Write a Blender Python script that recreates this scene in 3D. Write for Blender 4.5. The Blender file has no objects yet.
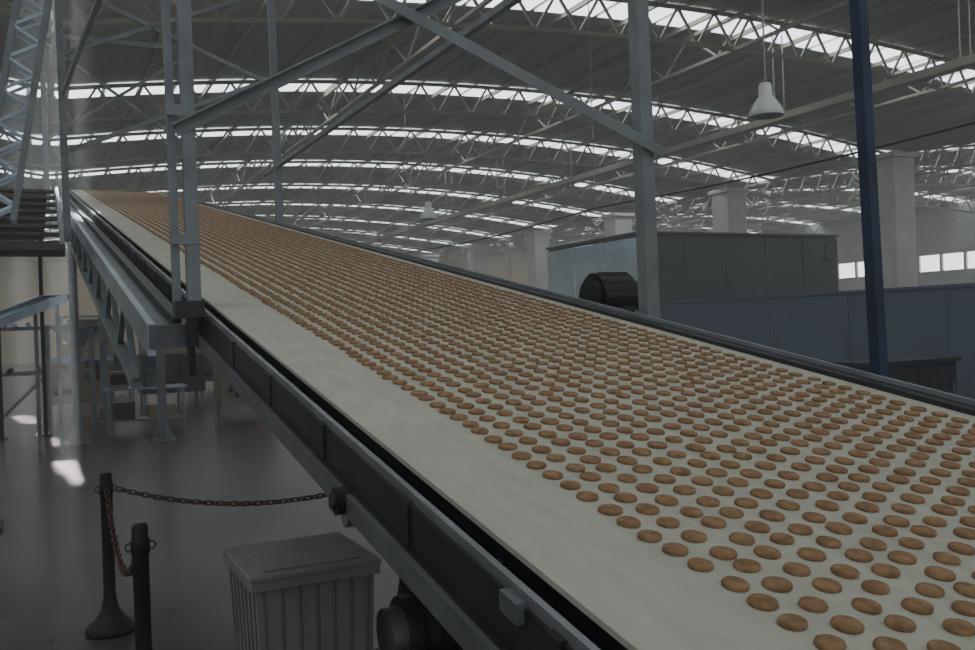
import bpy, math, random
from mathutils import Vector, Matrix
random.seed(7)
EYE=1.85
SL=0.182
TH=math.atan(SL)
def bz(y): return EYE-0.67+SL*y
# ------------------------------------------------------------ materials
def mat(name,col,rough=0.6,metal=0.0,noise=0.0,nscale=8.0,bump=0.0,emit=None,estr=0.0,col2=None,stretch=None,spec=None,bdist=0.02):
    m=bpy.data.materials.new(name); m.use_nodes=True
    nt=m.node_tree; b=nt.nodes['Principled BSDF']
    b.inputs['Base Color'].default_value=(*col,1)
    b.inputs['Roughness'].default_value=rough
    b.inputs['Metallic'].default_value=metal
    if spec is not None: b.inputs['Specular IOR Level'].default_value=spec
    if noise>0 or bump>0 or col2:
        tc=nt.nodes.new('ShaderNodeTexCoord'); mp=nt.nodes.new('ShaderNodeMapping')
        nt.links.new(tc.outputs['Object'],mp.inputs['Vector'])
        if stretch: mp.inputs['Scale'].default_value=stretch
        n=nt.nodes.new('ShaderNodeTexNoise'); n.inputs['Scale'].default_value=nscale
        n.inputs['Detail'].default_value=5
        nt.links.new(mp.outputs['Vector'],n.inputs['Vector'])
        r=nt.nodes.new('ShaderNodeValToRGB')
        c2=col2 if col2 else tuple(max(0,c*(1-noise)) for c in col)
        c1=col if col2 else tuple(min(1,c*(1+noise)) for c in col)
        r.color_ramp.elements[0].position=0.35; r.color_ramp.elements[1].position=0.65
        r.color_ramp.elements[0].color=(*c2,1); r.color_ramp.elements[1].color=(*c1,1)
        nt.links.new(n.outputs['Fac'],r.inputs['Fac'])
        nt.links.new(r.outputs['Color'],b.inputs['Base Color'])
        if bump>0:
            bp=nt.nodes.new('ShaderNodeBump'); bp.inputs['Strength'].default_value=bump
            bp.inputs['Distance'].default_value=bdist
            nt.links.new(n.outputs['Fac'],bp.inputs['Height'])
            nt.links.new(bp.outputs['Normal'],b.inputs['Normal'])
    if emit:
        b.inputs['Emission Color'].default_value=(*emit,1)
        b.inputs['Emission Strength'].default_value=estr
    return m
M_floor=mat('floor_epoxy',(0.105,0.082,0.082),0.26,0,0.18,0.7,0.0)
M_roof=mat('roof_sheet',(0.37,0.41,0.36),0.8,0,0.12,0.5,0,stretch=(6,0.3,1))
M_sky=mat('skylight_panel',(0.9,0.93,0.95),0.4,emit=(0.90,0.96,1.0),estr=3.2)
M_truss=mat('truss_paint',(0.42,0.40,0.32),0.55,0,0.1,1.0)
M_wall=mat('wall_plaster',(0.60,0.49,0.33),0.85,0,0.12,0.4)
M_wallR=mat('wall_side_paint',(0.38,0.39,0.33),0.85,0,0.12,0.4)
M_col=mat('column_concrete',(0.60,0.60,0.54),0.8,0,0.08,1.0)
M_blue=mat('partition_blue',(0.12,0.155,0.215),0.5,0,0.08,1.2)
M_belt=mat('belt_canvas',(0.52,0.515,0.43),0.9,0,0.07,6.0,0.15,stretch=(4,1,1),spec=0.2)
M_cookie=mat('cookie_biscuit',(0.33,0.20,0.11),0.9,0,0.25,40,0.4,spec=0.12)
M_steel=mat('galvanised_steel',(0.28,0.30,0.31),0.4,0.5,0.2,4)
M_steelL=mat('bright_steel',(0.40,0.47,0.55),0.28,0.75,0.15,3)
M_post=mat('painted_post',(0.25,0.275,0.29),0.5,0.0,0.15,5)
M_rail=mat('frame_paint',(0.15,0.16,0.17),0.45,0.1,0.15,5)
M_dblue=mat('dark_blue_paint',(0.03,0.05,0.10),0.45,0.1,0.2,5)
M_dark=mat('dark_steel',(0.04,0.04,0.045),0.45,0.3,0.2,6)
M_black=mat('black_rubber',(0.012,0.012,0.014),0.55)
M_grey=mat('machine_grey',(0.075,0.082,0.085),0.4,0.2,0.12,0.7)
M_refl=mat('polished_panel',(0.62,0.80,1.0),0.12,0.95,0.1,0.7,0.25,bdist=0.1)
M_white=mat('white_enamel',(0.75,0.77,0.75),0.4)
M_bin=mat('bin_plastic',(0.30,0.31,0.285),0.6,0,0.08,5)
M_binD=mat('bin_plastic_rib',(0.20,0.21,0.19),0.6,0,0.1,5)
M_rust=mat('rusty_chain',(0.14,0.07,0.05),0.6,0.4,0.3,60)
M_win=mat('window_daylight',(0.9,0.93,0.95),0.3,emit=(0.92,0.97,1.0),estr=3.6)
M_fillB=mat('window_daylight_soft',(0.9,0.93,0.95),0.3,emit=(0.90,0.96,1.0),estr=0.9)  # glow of the added fill panel in the back wall
M_beige=mat('machine_beige',(0.30,0.26,0.19),0.6,0.1,0.15,2)
M_tread=mat('stair_tread',(0.13,0.11,0.095),0.6,0.1,0.2,6)

# ------------------------------------------------------------ builder
class MB:
    def __init__(s,name): s.name=name; s.v=[]; s.f=[]; s.mi=[]; s.mats=[]; s.sm=[]
    def m(s,mt):
        if mt not in s.mats: s.mats.append(mt)
        return s.mats.index(mt)
    def add(s,vs,fs,mt,smooth=False):
        o=len(s.v); s.v+= [tuple(v) for v in vs]
        i=s.m(mt)
        for f in fs: s.f.append(tuple(o+k for k in f)); s.mi.append(i); s.sm.append(smooth)
    def box(s,lo,hi,mt):
        x0,y0,z0=lo; x1,y1,z1=hi
        s.add([(x0,y0,z0),(x1,y0,z0),(x1,y1,z0),(x0,y1,z0),(x0,y0,z1),(x1,y0,z1),(x1,y1,z1),(x0,y1,z1)],
              [(0,3,2,1),(4,5,6,7),(0,1,5,4),(1,2,6,5),(2,3,7,6),(3,0,4,7)],mt)
    def ibox(s,x0,x1,y0,y1,d0,d1,mt):
        """box following the incline; d = offset above belt plane"""
        vs=[(x0,y0,bz(y0)+d0),(x1,y0,bz(y0)+d0),(x1,y1,bz(y1)+d0),(x0,y1,bz(y1)+d0),
            (x0,y0,bz(y0)+d1),(x1,y0,bz(y0)+d1),(x1,y1,bz(y1)+d1),(x0,y1,bz(y1)+d1)]
        s.add(vs,[(0,3,2,1),(4,5,6,7),(0,1,5,4),(1,2,6,5),(2,3,7,6),(3,0,4,7)],mt)
    def beam(s,p,q,w,h,mt,ref=None):
        p=Vector(p); q=Vector(q); d=(q-p)
        if d.length<1e-6: return
        d.normalize()
        r=Vector(ref) if ref else (Vector((0,0,1)) if abs(d.z)<0.95 else Vector((0,1,0)))
        a=d.cross(r).normalized(); b=a.cross(d).normalized()
        a*=w/2; b*=h/2
        vs=[p-a-b,p+a-b,p+a+b,p-a+b,q-a-b,q+a-b,q+a+b,q-a+b]
        s.add(vs,[(0,3,2,1),(4,5,6,7),(0,1,5,4),(1,2,6,5),(2,3,7,6),(3,0,4,7)],mt)
    def angle(s,p,q,w,t,mt,ref=None):
        p=Vector(p); q=Vector(q); d=(q-p).normalized()
        r=Vector(ref) if ref else (Vector((0,0,1)) if abs(d.z)<0.95 else Vector((0,1,0)))
        a=d.cross(r).normalized(); b=a.cross(d).normalized()
        s.beam(p+b*(w/2),q+b*(w/2),w,t,mt,ref); s.beam(p-a*(w/2),q-a*(w/2),t,w,mt,ref)
    def cyl(s,p,q,r0,mt,r1=None,n=16,cap=True,smooth=True):
        p=Vector(p); q=Vector(q); d=(q-p).normalized(); r1=r0 if r1 is None else r1
        ref=Vector((0,0,1)) if abs(d.z)<0.95 else Vector((0,1,0))
        a=d.cross(ref).normalized(); b=a.cross(d).normalized()
        vs=[];fs=[]
        for i in range(n):
            t=2*math.pi*i/n; o=a*math.cos(t)+b*math.sin(t)
            vs.append(p+o*r0); vs.append(q+o*r1)
        for i in range(n):
            j=(i+1)%n; fs.append((2*i,2*j,2*j+1,2*i+1))
        s.add(vs,fs,mt,smooth)
        if cap:
            o=[vs[2*i] for i in range(n)]; s.add(o,[tuple(range(n))],mt)
            o=[vs[2*i+1] for i in range(n)]; s.add(o,[tuple(reversed(range(n)))],mt)
    def lathe(s,c,prof,mt,n=24,M=None):
        vs=[];fs=[]
        k=len(prof)
        for i in range(n):
            t=2*math.pi*i/n
            for r,z in prof:
                p=Vector((r*math.cos(t),r*math.sin(t),z))
                if M: p=M@p
                vs.append(Vector(c)+p)
        for i in range(n):
            j=(i+1)%n
            for a in range(k-1): fs.append((i*k+a,j*k+a,j*k+a+1,i*k+a+1))
        s.add(vs,fs,mt,True)
    def torus(s,c,ax1,ax2,R1,R2,r,mt,n=12,m=6):
        ax1=Vector(ax1).normalized(); ax2=Vector(ax2).normalized(); nn=ax1.cross(ax2)
        vs=[];fs=[]
        for i in range(n):
            t=2*math.pi*i/n
            cc=Vector(c)+ax1*R1*math.cos(t)+ax2*R2*math.sin(t)
            o=(ax1*math.cos(t)+ax2*math.sin(t))
            for j in range(m):
                u=2*math.pi*j/m
                vs.append(cc+o*(r*math.cos(u))+nn*(r*math.sin(u)))
        for i in range(n):
            for j in range(m):
                fs.append((i*m+j,((i+1)%n)*m+j,((i+1)%n)*m+(j+1)%m,i*m+(j+1)%m))
        s.add(vs,fs,mt,True)
    def done(s,bevel=0):
        me=bpy.data.meshes.new(s.name); me.from_pydata(s.v,[],s.f)
        for mt in s.mats: me.materials.append(mt)
        me.polygons.foreach_set('material_index',s.mi)
        me.polygons.foreach_set('use_smooth',s.sm)
        me.update()
        ob=bpy.data.objects.new(s.name,me); bpy.context.scene.collection.objects.link(ob)
        if bevel:
            b=ob.modifiers.new('bevel','BEVEL'); b.width=bevel; b.segments=2; b.limit_method='ANGLE'
        return ob

# ------------------------------------------------------------ room shell
XL,XR,Y0,Y1=-33.0,62.0,-8.0,84.0
PER,CX,KC=34.0,17.5,0.0045
o=MB('floor'); o.add([(XL,Y0,0),(XR,Y0,0),(XR,Y1,0),(XL,Y1,0)],[(0,1,2,3)],M_floor); o.done()
def rz(x):
    k=round((x-CX)/PER); d=x-CX-PER*k
    return EYE+8.4-KC*d*d
xs=[XL+i for i in range(int(XR-XL)+1)]
o=MB('ceiling')
vs=[];fs=[]
for x in xs: vs+=[(x,Y0,rz(x)+.08),(x,Y1,rz(x)+.08),(x,Y0,rz(x)+.2),(x,Y1,rz(x)+.2)]
for i in range(len(xs)-1):
    a=4*i;b=4*(i+1)
    fs+=[(a,a+1,b+1,b),(a+2,b+2,b+3,a+3)]
o.add(vs,fs,M_roof)
for x in xs:
    if x<XR: o.beam((x,Y0,rz(x)+.07),(x,Y1,rz(x)+.07),.06,.03,M_roof)
o.done()
ROWS=[-4.6,3.0,11.0,19.3,28.2,35.4,43.0,50.4,57.6,64.8,72.0,79.0]  # first row is unseen, added behind the camera as front fill
for k,y in enumerate(ROWS):
    o=MB('window_%d'%(k+1))
    for x in xs[:-1]:
        x0=x+.07;x1=x+.93
        o.add([(x0,y,rz(x0)+.03),(x1,y,rz(x1)+.03),(x1,y+1.4,rz(x1)+.03),(x0,y+1.4,rz(x0)+.03)],[(0,1,2,3)],M_sky)
    o.done()
o=MB('wall_right')
WZ0,WZ1=4.8,6.05
o.box((XR,Y0,0),(XR+.3,Y1,WZ0),M_wallR); o.box((XR,Y0,WZ1),(XR+.3,Y1,10.4),M_wallR)
for i in range(47):
    y=Y0+2*i; o.box((XR,y-.1,WZ0),(XR+.3,y+.1,WZ1),M_wallR)
o.done()
o=MB('window_13'); o.box((XR+.2,Y0,WZ0),(XR+.25,Y1,WZ1),M_win)
o.done()
o=MB('wall_far'); o.box((XL,Y1,0),(XR,Y1+.3,10.4),M_wall); 
for i in range(16): o.box((XL+6*i,Y1-.2,0),(XL+6*i+.4,Y1,10.0),M_wall)
o.done()
o=MB('wall_left'); o.box((XL-.3,Y0,0),(XL,Y1,10.4),M_wall); o.done()
o=MB('wall_back'); o.box((XL,Y0-.3,0),(XR,Y0,2.0),M_wallR); o.box((XL,Y0-.3,6.0),(XR,Y0,10.4),M_wallR)
o.box((XL,Y0-.3,2),(-14,Y0,6),M_wallR); o.box((16,Y0-.3,2),(XR,Y0,6),M_wallR)
for i in range(14): o.box((-12+2*i,Y0-.2,2),(-11.9+2*i,Y0-.05,6),M_wallR)
o.box((-14,Y0-.2,3.95),(16,Y0-.05,4.05),M_wallR)
o.done()
o=MB('window_14'); o.box((-14,Y0-.28,2),(16,Y0-.22,6),M_fillB); o.done()  # unseen glowing panel, added behind the camera to brighten near fronts

# roof trusses
for k,y in enumerate(ROWS):
    o=MB('roof_truss')
    yy=y-.15
    n=1.25 if y<50 else 2.0
    for c in (CX-PER,CX,CX+PER):
        a=c-PER/2;b=c+PER/2
        a=max(a,XL); b=min(b,XR)
        cnt=int((b-a)/n)
        st=(b-a)/cnt
        def top(x): return rz(x)-.05
        def bot(x): return rz(x)-1.0
        for i in range(cnt):
            x0=a+i*st;x1=x0+st;xm=(x0+x1)/2
            o.beam((x0,yy,top(x0)),(x1,yy,top(x1)),.10,.10,M_truss)
            o.beam((x0,yy,bot(x0)),(x1,yy,bot(x1)),.10,.10,M_truss)
            o.beam((x0,yy,top(x0)),(xm,yy,bot(xm)),.06,.06,M_truss)
            o.beam((xm,yy,bot(xm)),(x1,yy,top(x1)),.06,.06,M_truss)
    o.done()
for gx in (-16.5,-8,.5,9,17.5,26,34.5,43,51.5):
    o=MB('longitudinal_girder')
    zt=rz(gx)-.12; dz=1.1 if gx in(.5,34.5) else .9
    ye=Y1-.4; ys=Y0+.2
    o.beam((gx,ys,zt),(gx,ye,zt),.09,.09,M_truss); o.beam((gx,ys,zt-dz),(gx,ye,zt-dz),.09,.09,M_truss)
    y=ys; st=2.4
    while y+st<ye:
        o.beam((gx,y,zt),(gx,y+st/2,zt-dz),.05,.05,M_truss); o.beam((gx,y+st/2,zt-dz),(gx,y+st,zt),.05,.05,M_truss); y+=st
    o.done()
o=MB('roof_purlins')
for i in range(-16,31):
    x=2*i+1
    if x>XL and x<XR: o.beam((x,Y0+.1,rz(x)-.02),(x,Y1-.4,rz(x)-.02),.08,.12,M_truss)
o.done()
for i in range(1,7):
    y=15.9+9.8*i
    if y>Y1-2: break
    cx=31.8
    o=MB('concrete_column')
    o.box((cx-.6,y-.6,0),(cx+.6,y+.6,8.3),M_col); o.box((cx-.75,y-.75,8.1),(cx+.75,y+.75,8.3),M_col)
    o.box((cx-.68,y-.68,0),(cx+.68,y+.68,.3),M_col)
    o.done(.03)
o=MB('cable_tray')
o.box((19.8,6,EYE+5.75),(20.2,80,EYE+5.8),M_truss); o.box((19.8,6,EYE+5.8),(19.83,80,EYE+5.95),M_truss); o.box((20.17,6,EYE+5.8),(20.2,80,EYE+5.95),M_truss)
for i in range(12): 
    y=8+6*i; o.beam((19.81,y,EYE+5.9),(19.81,y,rz(20)),.03,.03,M_truss); o.beam((20.19,y,EYE+5.9),(20.19,y,rz(20)),.03,.03,M_truss)
o.done()
o=MB('power_cable')
pts=[]
for i in range(60):
    t=i/59; y=6+60*t; pts.append((12,y,EYE+2.7-.12*math.sin(math.pi*((y-6)%12)/12)))
for a,b in zip(pts,pts[1:]): o.cyl(a,b,.02,M_black,n=6,cap=False)
for i in range(6):
    y=6+12*i; o.beam((12,y,EYE+2.7),(12,y,rz(12)-.02),.015,.015,M_truss)
o.done()

def lamp(x,y,z,s=1.0):
    o=MB('pendant_lamp')
    o.lathe((x,y,z),[(.36*s,-.28*s),(.37*s,-.26*s),(.34*s,-.15*s),(.25*s,.0),(.16*s,.12*s),(.14*s,.14*s),(.14*s,.36*s),(.10*s,.42*s),(.0,.44*s)],M_white,28)
    o.lathe((x,y,z),[(.34*s,-.27*s),(.22*s,.0),(.0,.1*s)],M_steel,28)
    o.lathe((x,y,z),[(.0,-.16*s),(.07*s,-.12*s),(.08*s,-.03*s),(.03*s,.06*s),(0,.08*s)],M_white,16)
    o.cyl((x,y,z+.42*s),(x,y,rz(x)),.02,M_truss,n=8)
    o.done()
lamp(14.6,15.0,EYE+4.7,1.05); lamp(14.5,34,EYE+4.7)

# ------------------------------------------------------------ conveyor
YA,YB=-1.6,22.0
o=MB('inclined_conveyor')
BX0,BX1=0.76,2.60
o.ibox(BX0,BX1,YA,YB,-.012,0,M_belt)
o.cyl((BX0,YB,bz(YB)-.12),(BX1,YB,bz(YB)-.12),.12,M_belt,n=24)
o.cyl((BX0,YA,bz(YA)-.12),(BX1,YA,bz(YA)-.12),.12,M_belt,n=24)
o.ibox(BX0,BX1,YA,YB,-.25,-.24,M_belt)
o.ibox(BX0+.02,BX1-.02,YA+.2,YB-.2,-.06,-.014,M_dark)
# left side frame : black gap, steel lip, recessed web, lower tube
o.ibox(.715,.775,YA,YB,-.075,-.06,M_black)
o.ibox(.708,.722,YA,YB,-.075,-.012,M_steel)
o.ibox(.735,.742,YA,YB,-.06,-.03,M_dark)
o.ibox(.712,.720,YA,YB,-.15,-.07,M_dark)
o.ibox(.700,.709,YA,YB,-.128,-.035,M_dark)
o.ibox(.675,.716,YA,YB,-.19,-.135,M_rail)
o.ibox(.690,.712,YA,YB,-.135,-.128,M_dark)
y=YA+.3
while y<YB-.3:
    o.ibox(.694,.712,y,y+.04,-.135,-.03,M_dark)
    o.ibox(.712,.76,y+.3,y+.32,-.06,-.04,M_dark)
    y+=.62
o.ibox(.685,.712,1.30,1.36,-.06,-.025,M_rail)
o.ibox(.69,.712,1.04,1.14,-.07,-.022,M_rail); o.ibox(.712,.745,.90,1.24,-.045,-.035,M_steel)
o.cyl((.655,2.20,bz(2.2)-.16),(.70,2.20,bz(2.2)-.16),.035,M_black,n=20)
o.cyl((.645,2.20,bz(2.2)-.16),(.655,2.20,bz(2.2)-.16),.02,M_dark,n=16)
# cover plates on the upper part
o.ibox(.50,.68,4.5,YB,-.12,-.11,M_rail)
o.ibox(.465,.50,4.5,YB,-.24,-.09,M_steelL)
o.ibox(.58,.62,4.5,YB,-.11,-.06,M_dark)
o.ibox(.47,.69,4.46,4.50,-.2,-.09,M_rail)
# right guard
o.ibox(2.60,2.62,YA,YB,-.10,.018,M_dark)
o.ibox(2.62,2.72,YA,YB,.004,.018,M_dark)
o.ibox(2.71,2.72,YA,YB,-.16,.018,M_dark)
o.ibox(2.66,2.675,YA,YB,.018,.035,M_post)
y=YA+.4
while y<YB:
    o.beam((.72,y,bz(y)-.17),(2.7,y,bz(y)-.17),.05,.05,M_dark)
    o.cyl((.74,y+.6,bz(y+.6)-.28),(2.62,y+.6,bz(y+.6)-.28),.03,M_steel,n=10)
    y+=1.5
for x in (.50,2.66):
    o.ibox(x-.03,x+.03,5.5,YB,-.62,-.56,M_post)
    y=5.5
    while y<YB-.8:
        o.beam((x,y,bz(y)-.58),(x,y+.55,bz(y+.55)-.2),.035,.035,M_post)
        o.beam((x,y+.55,bz(y+.55)-.2),(x,y+1.1,bz(y+1.1)-.58),.035,.035,M_post)
        y+=1.1
for (x,y) in ((1.96,17.0),(1.3,21.7),(.6,17.6),(2.5,21.6)):
    zt=bz(min(y,YB))-.25
    o.beam((x,y,0),(x,y,zt),.14,.14,M_post); o.beam((x,y,0.0),(x,y,.03),.4,.4,M_post)
    o.add([(x-.2,y,.03),(x+.2,y,.03),(x,y,.5)],[(0,1,2)],M_post)
    o.add([(x,y-.2,.03),(x,y+.2,.03),(x,y,.5)],[(0,1,2)],M_post)
o.beam((.6,17.3,bz(17.3)-.3),(1.96,17.3,bz(17.3)-.3),.1,.1,M_post)
o.beam((1.3,21.7,bz(21.7)-.3),(2.5,21.7,bz(21.7)-.3),.1,.1,M_post)
o.done()

o=MB('hanger_frame')
z2=rz(2.8)
lx,ly=.665,4.4
o.beam((lx,ly,bz(ly)-.02),(lx,ly,z2-.1),.060,.055,M_post)
o.beam((lx-.070,ly+.05,bz(ly)-.02),(lx-.085,ly+.05,z2-.1),.035,.05,M_post)
for zz in (2.3,2.9,3.6,4.6): o.beam((lx-.1,ly-.03,zz),(lx+.03,ly-.03,zz),.01,.05,M_post)
o.box((lx-.09,ly-.05,bz(ly)-.05),(lx+.04,ly+.06,bz(ly)+.03),M_dark)
o.beam((lx-.02,ly,bz(ly)-.32),(lx-.02,ly,bz(ly)-.03),.03,.04,M_dark)
o.beam((2.77,3.70,bz(3.7)-.15),(2.75,3.70,z2-.1),.075,.075,M_post)
o.box((2.73,3.63,bz(3.7)-.18),(2.82,3.78,bz(3.7)-.04),M_dark)
o.angle((2.84,3.64,EYE+.83),(.56,4.34,EYE+2.1),.05,.008,M_post)
o.angle((.60,4.36,EYE+.95),(2.80,3.66,EYE+2.08),.05,.008,M_post)
o.beam((2.77,3.7,EYE+2.05),(2.77,12,EYE+2.1),.05,.05,M_post)
o.beam((.56,4.4,EYE+2.25),(.36,11.7,EYE+2.9),.04,.04,M_post)
o.done()
o=MB('hanger_frame')
ya,yb=11.7,11.35
o.beam((.36,ya,bz(ya)-.3),(.33,ya,z2-.1),.08,.08,M_post)
o.beam((2.79,yb,bz(yb)-.3),(2.77,yb,z2-.1),.085,.085,M_post)
for za,zb,w in ((3.35,4.3,.05),(4.2,3.1,.05),(2.2,3.2,.05),(4.4,4.4,.08)):
    o.beam((.36,ya-.06,EYE+za),(2.77,yb-.06,EYE+zb),w,w,M_post)
o.done()
o=MB('hanger_frame')
for x in (.24,2.77): o.beam((x,18,bz(18)-.3),(x,18,z2-.1),.09,.09,M_post)
o.beam((.24,18,EYE+3.6),(2.77,18,EYE+5.4),.05,.05,M_post); o.beam((.24,18,EYE+5.4),(2.77,18,EYE+3.6),.05,.05,M_post)
o.beam((.24,18,EYE+5.5),(2.77,18,EYE+5.5),.09,.09,M_post)
o.done()
o=MB('steel_post')
o.beam((2.78,2.32,bz(2.33)-.4),(2.53,2.32,z2-.1),.044,.044,M_dblue)
o.box((2.725,2.29,bz(2.33)-.2),(2.80,2.37,bz(2.33)-.06),M_dblue)
o.done()

# ------------------------------------------------------------ cookies
ct,st_=math.cos(TH),math.sin(TH)
along=Vector((0,ct,st_)); nrm=Vector((0,-st_,ct))
vs=[];fs=[]
px,py=.0765,.0735
prof=[(.96,.0),(1.0,.004),(.93,.0076),(.6,.0090)]
ncol=20
for c in range(ncol):
    x=1.035+c*px
    s=-1.0+(py/2 if c%2 else 0)
    while s<22.2:
        yy=s*ct
        if yy<YB-.05 and yy>-.6:
            n=16 if yy<4 else (10 if yy<9 else 7)
            R=.0248*random.uniform(.93,1.05)
            cx=x+random.gauss(0,.003); ss=s+random.gauss(0,.0042)
            base=Vector((cx,0,bz(0)))+along*ss+nrm*.0005
            off=len(vs)
            el=random.uniform(.95,1.05)
            for (pr,pz) in prof:
                for i in range(n):
                    t=2*math.pi*i/n
                    vs.append(base+Vector((1,0,0))*(R*el*pr*math.cos(t))+along*(R/el*pr*math.sin(t))+nrm*pz)
            for k in range(len(prof)-1):
                for i in range(n):
                    j=(i+1)%n
                    fs.append((off+k*n+i,off+k*n+j,off+(k+1)*n+j,off+(k+1)*n+i))
            fs.append(tuple(off+(len(prof)-1)*n+i for i in range(n)))
        s+=py
o=MB('cookies'); o.add(vs,fs,M_cookie,True); o.done()

# ------------------------------------------------------------ right side objects
o=MB('partition_wall')
o.box((14,4,0),(14.15,21,2.22),M_blue)
o.box((13.97,4,2.22),(14.18,21,2.27),M_blue)
for i in range(9): o.box((13.985,4+2.1*i,0),(14,4.04+2.1*i,2.22),M_blue)
o.done()
o=MB('machine_enclosure')
x0,x1,y0,y1,zt=16.2,24.4,22.0,27.4,4.42
o.box((x0+.02,y0+.02,0.2),(x1,y1,zt),M_grey)
for i in range(5):
    a=x0+.04+i*1.64; o.box((a,y0-.01,.3),(a+1.61,y0+.02,zt-.08),M_grey)
for i in range(3):
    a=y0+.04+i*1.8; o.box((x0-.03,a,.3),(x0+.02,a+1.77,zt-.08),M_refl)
o.box((x0-.06,y0-.06,zt),(x1+.05,y1+.05,zt+.08),M_grey)
o.box((x0+.2,y0+.2,0),(x1-.2,y1-.2,.2),M_dark)
o.box((x1-.6,y0-.06,zt-.75),(x1-.3,y0-.02,zt-.25),M_grey)
o.done(.02)
o=MB('electric_motor')
c=Vector((2.93,4.30,bz(4.30)+.03))
o.cyl(c+Vector((-.1,0,0)),c+Vector((.12,0,0)),.13,M_black,n=28)
o.cyl(c+Vector((-.13,0,0)),c+Vector((-.1,0,0)),.10,M_dark,n=28)
o.cyl(c+Vector((.12,0,0)),c+Vector((.24,0,0)),.085,M_black,n=24)
for i in range(10):
    t=2*math.pi*i/10; v=Vector((0,math.cos(t),math.sin(t)))
    o.beam(c+v*.13+Vector((-.09,0,0)),c+v*.13+Vector((.11,0,0)),.015,.02,M_dark)
o.box((2.72,4.17,c.z-.22),(3.1,4.43,c.z-.12),M_dark)
o.done()
o=MB('storage_cabinet')
o.box((10.6,9.0,.06),(12.4,9.7,1.06),M_dark); o.box((10.55,8.95,1.06),(12.45,9.75,1.12),M_dark)
for a in (10.68,11.55): o.box((a,8.97,.15),(a+.78,9.0,1.0),M_dark); o.box((a+.7,8.94,.55),(a+.73,8.97,.75),M_steel)
for a in (10.65,12.25): 
    for b in (9.05,9.6): o.box((a,b,0),(a+.08,b+.06,.06),M_black)
o.done()

# ------------------------------------------------------------ left side
o=MB('access_stair')
sx0,sx1=-.70,.30
zl=EYE+1.02
o.box((sx0,10.6,zl-.06),(sx1,11.5,zl),M_tread)
N=8
for i in range(N):
    y=11.5+i*.27; z=zl+.125*(i+1)
    o.box((sx0+.03,y,z-.035),(sx1-.03,y+.16,z),M_tread)
for x in (sx0,sx1):
    o.beam((x,11.3,zl-.02),(x,11.5+N*.27,zl+.125*N+.02),.04,.12,M_post)
yt=11.5+N*.27; zt_=zl+.125*N
o.box((sx0,yt,zt_-.06),(sx1-.12,yt+6,zt_),M_tread)
for x,y,z in ((sx0+.05,10.7,zl),(sx0+.05,yt+.2,zt_),(sx0+.05,yt+5.8,zt_),(sx1-.2,yt+5.8,zt_)):
    o.beam((x,y,0),(x,y,z-.06),.07,.07,M_dark); o.box((x-.1,y-.1,0),(x+.1,y+.1,.02),M_dark)
for x,y,z in ((sx0,10.6,zl),(sx0,11.5,zl),(sx0,yt,zt_),(sx0,yt+2,zt_),(sx0,yt+4,zt_)):
    o.beam((x,y,z),(x,y,z+1.0),.035,.035,M_post)
for h in (.5,1.0):
    o.beam((sx0,10.6,zl+h),(sx0,11.5,zl+h),.035,.035,M_post)
    o.beam((sx0,11.5,zl+h),(sx0,yt,zt_+h),.035,.035,M_post)
    o.beam((sx0,yt,zt_+h),(sx0,yt+6,zt_+h),.035,.035,M_post)
o.done()
o=MB('lattice_mast')
a0=Vector((-.46,10.1,EYE+1.2)); a1=Vector((.38,10.1,EYE+6.1)); w=Vector((.28,0,0)); dd=Vector((0,.28,0))
for off in (Vector((0,0,0)),w,dd,w+dd): o.beam(a0+off,a1+off,.055,.055,M_post)
n=15
for i in range(n):
    t0=i/n;t1=(i+.5)/n;t2=(i+1)/n
    for off in (Vector((0,0,0)),dd):
        p=a0.lerp(a1,t0)+off;q=a0.lerp(a1,t1)+w+off;r=a0.lerp(a1,t2)+off
        o.beam(p,q,.03,.03,M_steelL); o.beam(q,r,.03,.03,M_steelL)
for off in (Vector((0,0,0)),dd): o.beam(a0+off,Vector((a0.x+off.x-.05,a0.y+off.y,0)),.08,.08,M_dblue)
o.box((a0.x-.18,a0.y-.1,0),(a0.x+.1,a0.y+.38,.03),M_dark)
o.done()

def machine(name,x,y,w,d,h,m1,m2):
    o=MB(name)
    o.box((x,y,.35),(x+w,y+d,h*.6),m1); 
    for a in(x+.05,x+w-.12):
        for b in (y+.05,y+d-.12): o.box((a,b,0),(a+.07,b+.07,h),M_steel)
    o.box((x,y,h*.6),(x+w,y+.03,h*.66),m2)
    o.lathe((x+w/2,y+d/2,h*.72),[(.12,0),(.14,.1),(w*.36,.55),(w*.38,.6)],m2,20)
    o.cyl((x+w/2,y+d/2,h*.6),(x+w/2,y+d/2,h*.75),.12,M_steel)
    o.box((x,y,h-.06),(x+w,y+.06,h),M_steel); o.box((x,y+d-.06,h-.06),(x+w,y+d,h),M_steel)
    o.box((x,y,h-.06),(x+.06,y+d,h),M_steel); o.box((x+w-.06,y,h-.06),(x+w,y+d,h),M_steel)
    o.box((x+w*.6,y-.15,.9),(x+w*.9,y,1.35),M_grey); o.box((x+w*.65,y-.16,1.1),(x+w*.85,y-.15,1.28),M_dark)
    o.cyl((x+.2,y-.12,.65),(x+w*.5,y-.12,.65),.08,M_dark)
    o.done(.008)
machine('packing_machine',.1,23.0,1.5,1.0,2.2,M_beige,M_steelL)
machine('packing_machine',2.4,25.0,1.6,1.1,2.3,M_grey,M_beige)
machine('packing_machine',.6,31.0,2.2,1.3,2.6,M_beige,M_beige)
machine('packing_machine',4.4,30.0,2.2,1.3,2.6,M_grey,M_white)
machine('packing_machine',3.6,20.5,1.2,.9,1.9,M_beige,M_grey)
o=MB('work_table')
tx,ty=1.1,18.4
o.box((tx,ty,.84),(tx+1.5,ty+.8,.88),M_steelL)
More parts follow.
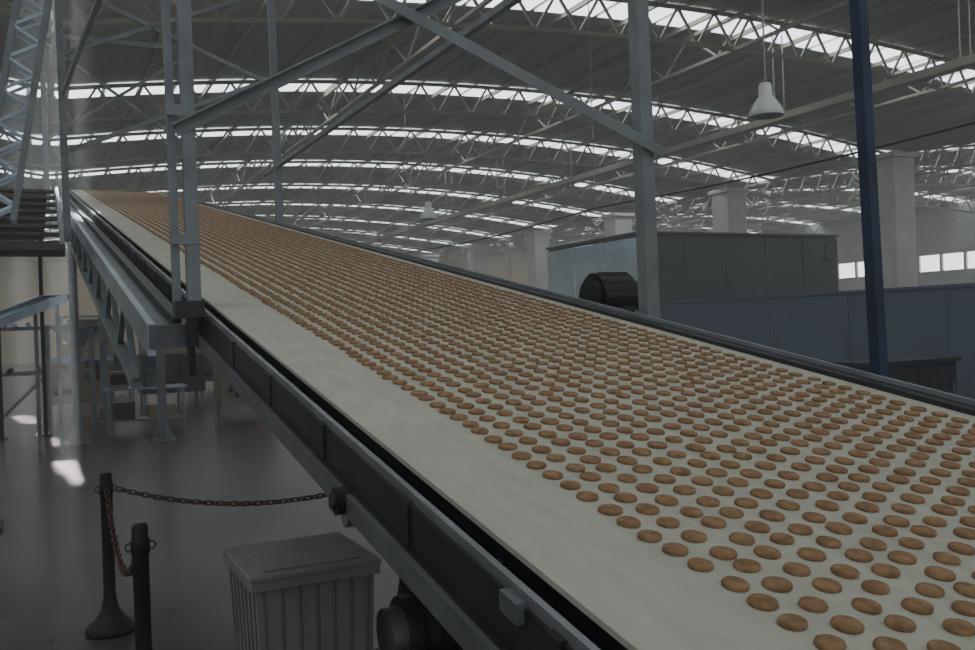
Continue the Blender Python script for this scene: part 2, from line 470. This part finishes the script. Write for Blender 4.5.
for a in (tx+.04,tx+1.40):
    for b in (ty+.04,ty+.70): o.box((a,b,0),(a+.06,b+.06,.84),M_steel)
o.box((tx+.04,ty+.05,.25),(tx+1.46,ty+.75,.28),M_steel)
o.box((tx+.15,ty+.2,.28),(tx+.55,ty+.6,.6),M_grey); o.box((tx+.8,ty+.2,.28),(tx+1.3,ty+.6,.5),M_beige)
o.box((tx+.1,ty+.2,.88),(tx+.45,ty+.55,1.2),M_beige); o.box((tx+.13,ty+.19,.95),(tx+.42,ty+.2,1.15),M_dark)
o.lathe((tx+.9,ty+.4,.88),[(.16,0),(.18,.05),(.2,.3),(.21,.32)],M_steel,20)
o.done(.006)
o=MB('pipe_rack')
for y in (19.8,21.0):
    for x in (-.9,.2,1.0): o.beam((x,y,0),(x,y,2.1),.06,.06,M_steel)
    o.beam((-.93,y,2.1),(1.03,y,2.1),.06,.06,M_steel); o.beam((-.93,y,1.2),(1.03,y,1.2),.05,.05,M_steel)
    o.beam((-.9,y,.1),(.2,y,1.2),.03,.03,M_steel)
for x in (-.6,-.4,-.15,.35,.6,.8): o.cyl((x,19.7,2.17),(x,21.1,2.17),.045,M_steelL,n=12)
for x in (-.5,.0,.5): o.cyl((x,19.7,1.27),(x,21.1,1.27),.05,M_dark,n=12)
o.done()
o=MB('transfer_conveyor')
p=Vector((-1.6,15.2,1.75)); q=Vector((.30,16.6,2.55))
o.beam(p,q,.5,.05,M_steelL); 
sd=(q-p).normalized().cross(Vector((0,0,1))).normalized()*.27
o.beam(p+sd,q+sd,.04,.14,M_steelL); o.beam(p-sd,q-sd,.04,.14,M_steelL)
for t in (.08,.92):
    c=p.lerp(q,t)
    for sg in (sd,-sd): o.beam(c+sg-Vector((0,0,.05)),Vector((c.x+sg.x,c.y+sg.y,0)),.06,.06,M_steel)
o.cyl(p-sd,p+sd,.05,M_dark); o.cyl(q-sd,q+sd,.05,M_dark)
o.done()

# ------------------------------------------------------------ stanchions + chain
def stanchion(x,y):
    o=MB('stanchion_post')
    o.lathe((x,y,0),[(0,0),(.15,0),(.15,.02),(.135,.05),(.09,.09),(.055,.14),(.042,.20),(.036,.24),(.036,.86),(.042,.87),(.042,.93),(.036,.94),(.036,.985),(.03,1.0),(0,1.002)],M_black,28)
    for a in (0,math.pi): o.torus((x+.05*math.cos(a),y,.9),(1,0,0),(0,0,1),.014,.018,.004,M_dark)
    o.done()
stanchion(.36,6.17); stanchion(.39,4.38); stanchion(2.05,5.4)
def chain(name,p,q,sag):
    o=MB(name); p=Vector(p);q=Vector(q)
    L=(q-p).length*1.04; n=int(L/.040); d=(q-p)
    pts=[p+d*(i/n)-Vector((0,0,sag*4*(i/n)*(1-i/n))) for i in range(n+1)]
    for i in range(n):
        c=(pts[i]+pts[i+1])/2; t=(pts[i+1]-pts[i]).normalized()
        side=t.cross(Vector((0,0,1))).normalized(); up=side.cross(t)
        ax=(side+up).normalized() if i%2 else (side-up).normalized()
        o.torus(c,t,ax,.027,.016,.006,M_rust,10,5)
    o.done()
chain('barrier_chain',(.42,6.14,.90),(1.99,5.43,.90),.13)
chain('barrier_chain',(.36,6.11,.90),(.39,4.44,.90),.30)

# ------------------------------------------------------------ waste bin
o=MB('waste_bin')
x0,x1,y0,y1,h=.73,1.22,3.56,4.10,.88
tp=.03
vs=[(x0+tp,y0+tp,0.02),(x1-tp,y0+tp,.02),(x1-tp,y1-tp,.02),(x0+tp,y1-tp,.02),(x0,y0,h),(x1,y0,h),(x1,y1,h),(x0,y1,h)]
o.add(vs,[(0,3,2,1),(0,1,5,4),(1,2,6,5),(2,3,7,6),(3,0,4,7),(4,5,6,7)],M_bin)
for i in range(7):
    a=x0+.03+i*(x1-x0-.06)/6
    o.beam((x0+tp+(a-x0)*(1-2*tp/(x1-x0)),y0+tp-.002,.03),(a,y0-.003,h-.04),.012,.008,M_binD,ref=(0,1,0))
    b=y0+.03+i*(y1-y0-.06)/6
    o.beam((x0+tp-.002,y0+tp+(b-y0)*(1-2*tp/(y1-y0)),.03),(x0-.003,b,h-.04),.012,.008,M_binD,ref=(1,0,0))
o.box((x0-.02,y0-.02,h-.04),(x1+.02,y1+.02,h+.0),M_bin)
o.box((x0-.025,y0-.025,h+.0),(x1+.025,y1+.025,h+.02),M_bin)
o.box((x0+.04,y0+.04,h+.02),(x1-.04,y1-.04,h+.028),M_bin)
for a in (x0+.06,x1-.06): o.cyl((a-.02,y1-.03,.03),(a+.02,y1-.03,.03),.03,M_black)
o.done(.004)
# dark equipment standing beneath the near end of the conveyor
o=MB('drive_unit')
o.box((1.26,3.3,0.0),(1.85,3.9,.06),M_dark)
o.box((1.30,3.35,.06),(1.80,3.85,.42),M_dark)
o.cyl((1.34,3.6,.56),(1.78,3.6,.56),.15,M_dark,n=24); o.cyl((1.27,3.6,.56),(1.34,3.6,.56),.11,M_steel,n=20)
for i in range(5): o.cyl((1.40+.07*i,3.6,.56),(1.42+.07*i,3.6,.56),.165,M_black,n=24)
o.box((1.45,3.45,.70),(1.65,3.62,.80),M_grey)
o.done(.005)

# ------------------------------------------------------------ lights
def area(name,loc,sx,sy,power,rot=(0,0,0),spread=180,col=(1,1,1)):
    l=bpy.data.lights.new(name,'AREA'); l.shape='RECTANGLE'; l.size=sx; l.size_y=sy; l.energy=power
    l.spread=math.radians(spread); l.color=col
    ob=bpy.data.objects.new(name,l); ob.location=loc; ob.rotation_euler=rot
    bpy.context.scene.collection.objects.link(ob)
for x,y,p in ((.44,13.9,90),(.07,18.8,45),(-.3,24.0,45)):
    area('sun_shaft_light',(x,y,8.5),.34,2.6,p,rot=(0,0,math.radians(6.3)),spread=2.0,col=(.9,.96,1))
w=bpy.data.worlds.new('world'); bpy.context.scene.world=w; w.use_nodes=True
nt=w.node_tree
nt.nodes['Background'].inputs['Color'].default_value=(.85,.92,1,1)
nt.nodes['Background'].inputs['Strength'].default_value=.25
v=nt.nodes.new('ShaderNodeVolumeScatter'); v.inputs['Density'].default_value=.0085; v.inputs['Color'].default_value=(.95,.95,.90,1)
nt.links.new(v.outputs['Volume'],nt.nodes['World Output'].inputs['Volume'])

# ------------------------------------------------------------ camera
cam=bpy.data.cameras.new('camera'); co=bpy.data.objects.new('camera',cam)
bpy.context.scene.collection.objects.link(co)
a=math.radians(26.6); rho=math.radians(2.0)
F=Vector((math.sin(a),math.cos(a),0)); R0=Vector((math.cos(a),-math.sin(a),0)); U0=Vector((0,0,1))
R=R0*math.cos(rho)-U0*math.sin(rho); U=U0*math.cos(rho)+R0*math.sin(rho)
mw=Matrix(((R.x,U.x,-F.x,0),(R.y,U.y,-F.y,0),(R.z,U.z,-F.z,EYE),(0,0,0,1)))
co.matrix_world=mw
cam.lens=33.23; cam.sensor_width=36; cam.clip_end=300; cam.clip_start=.02
bpy.context.scene.camera=co
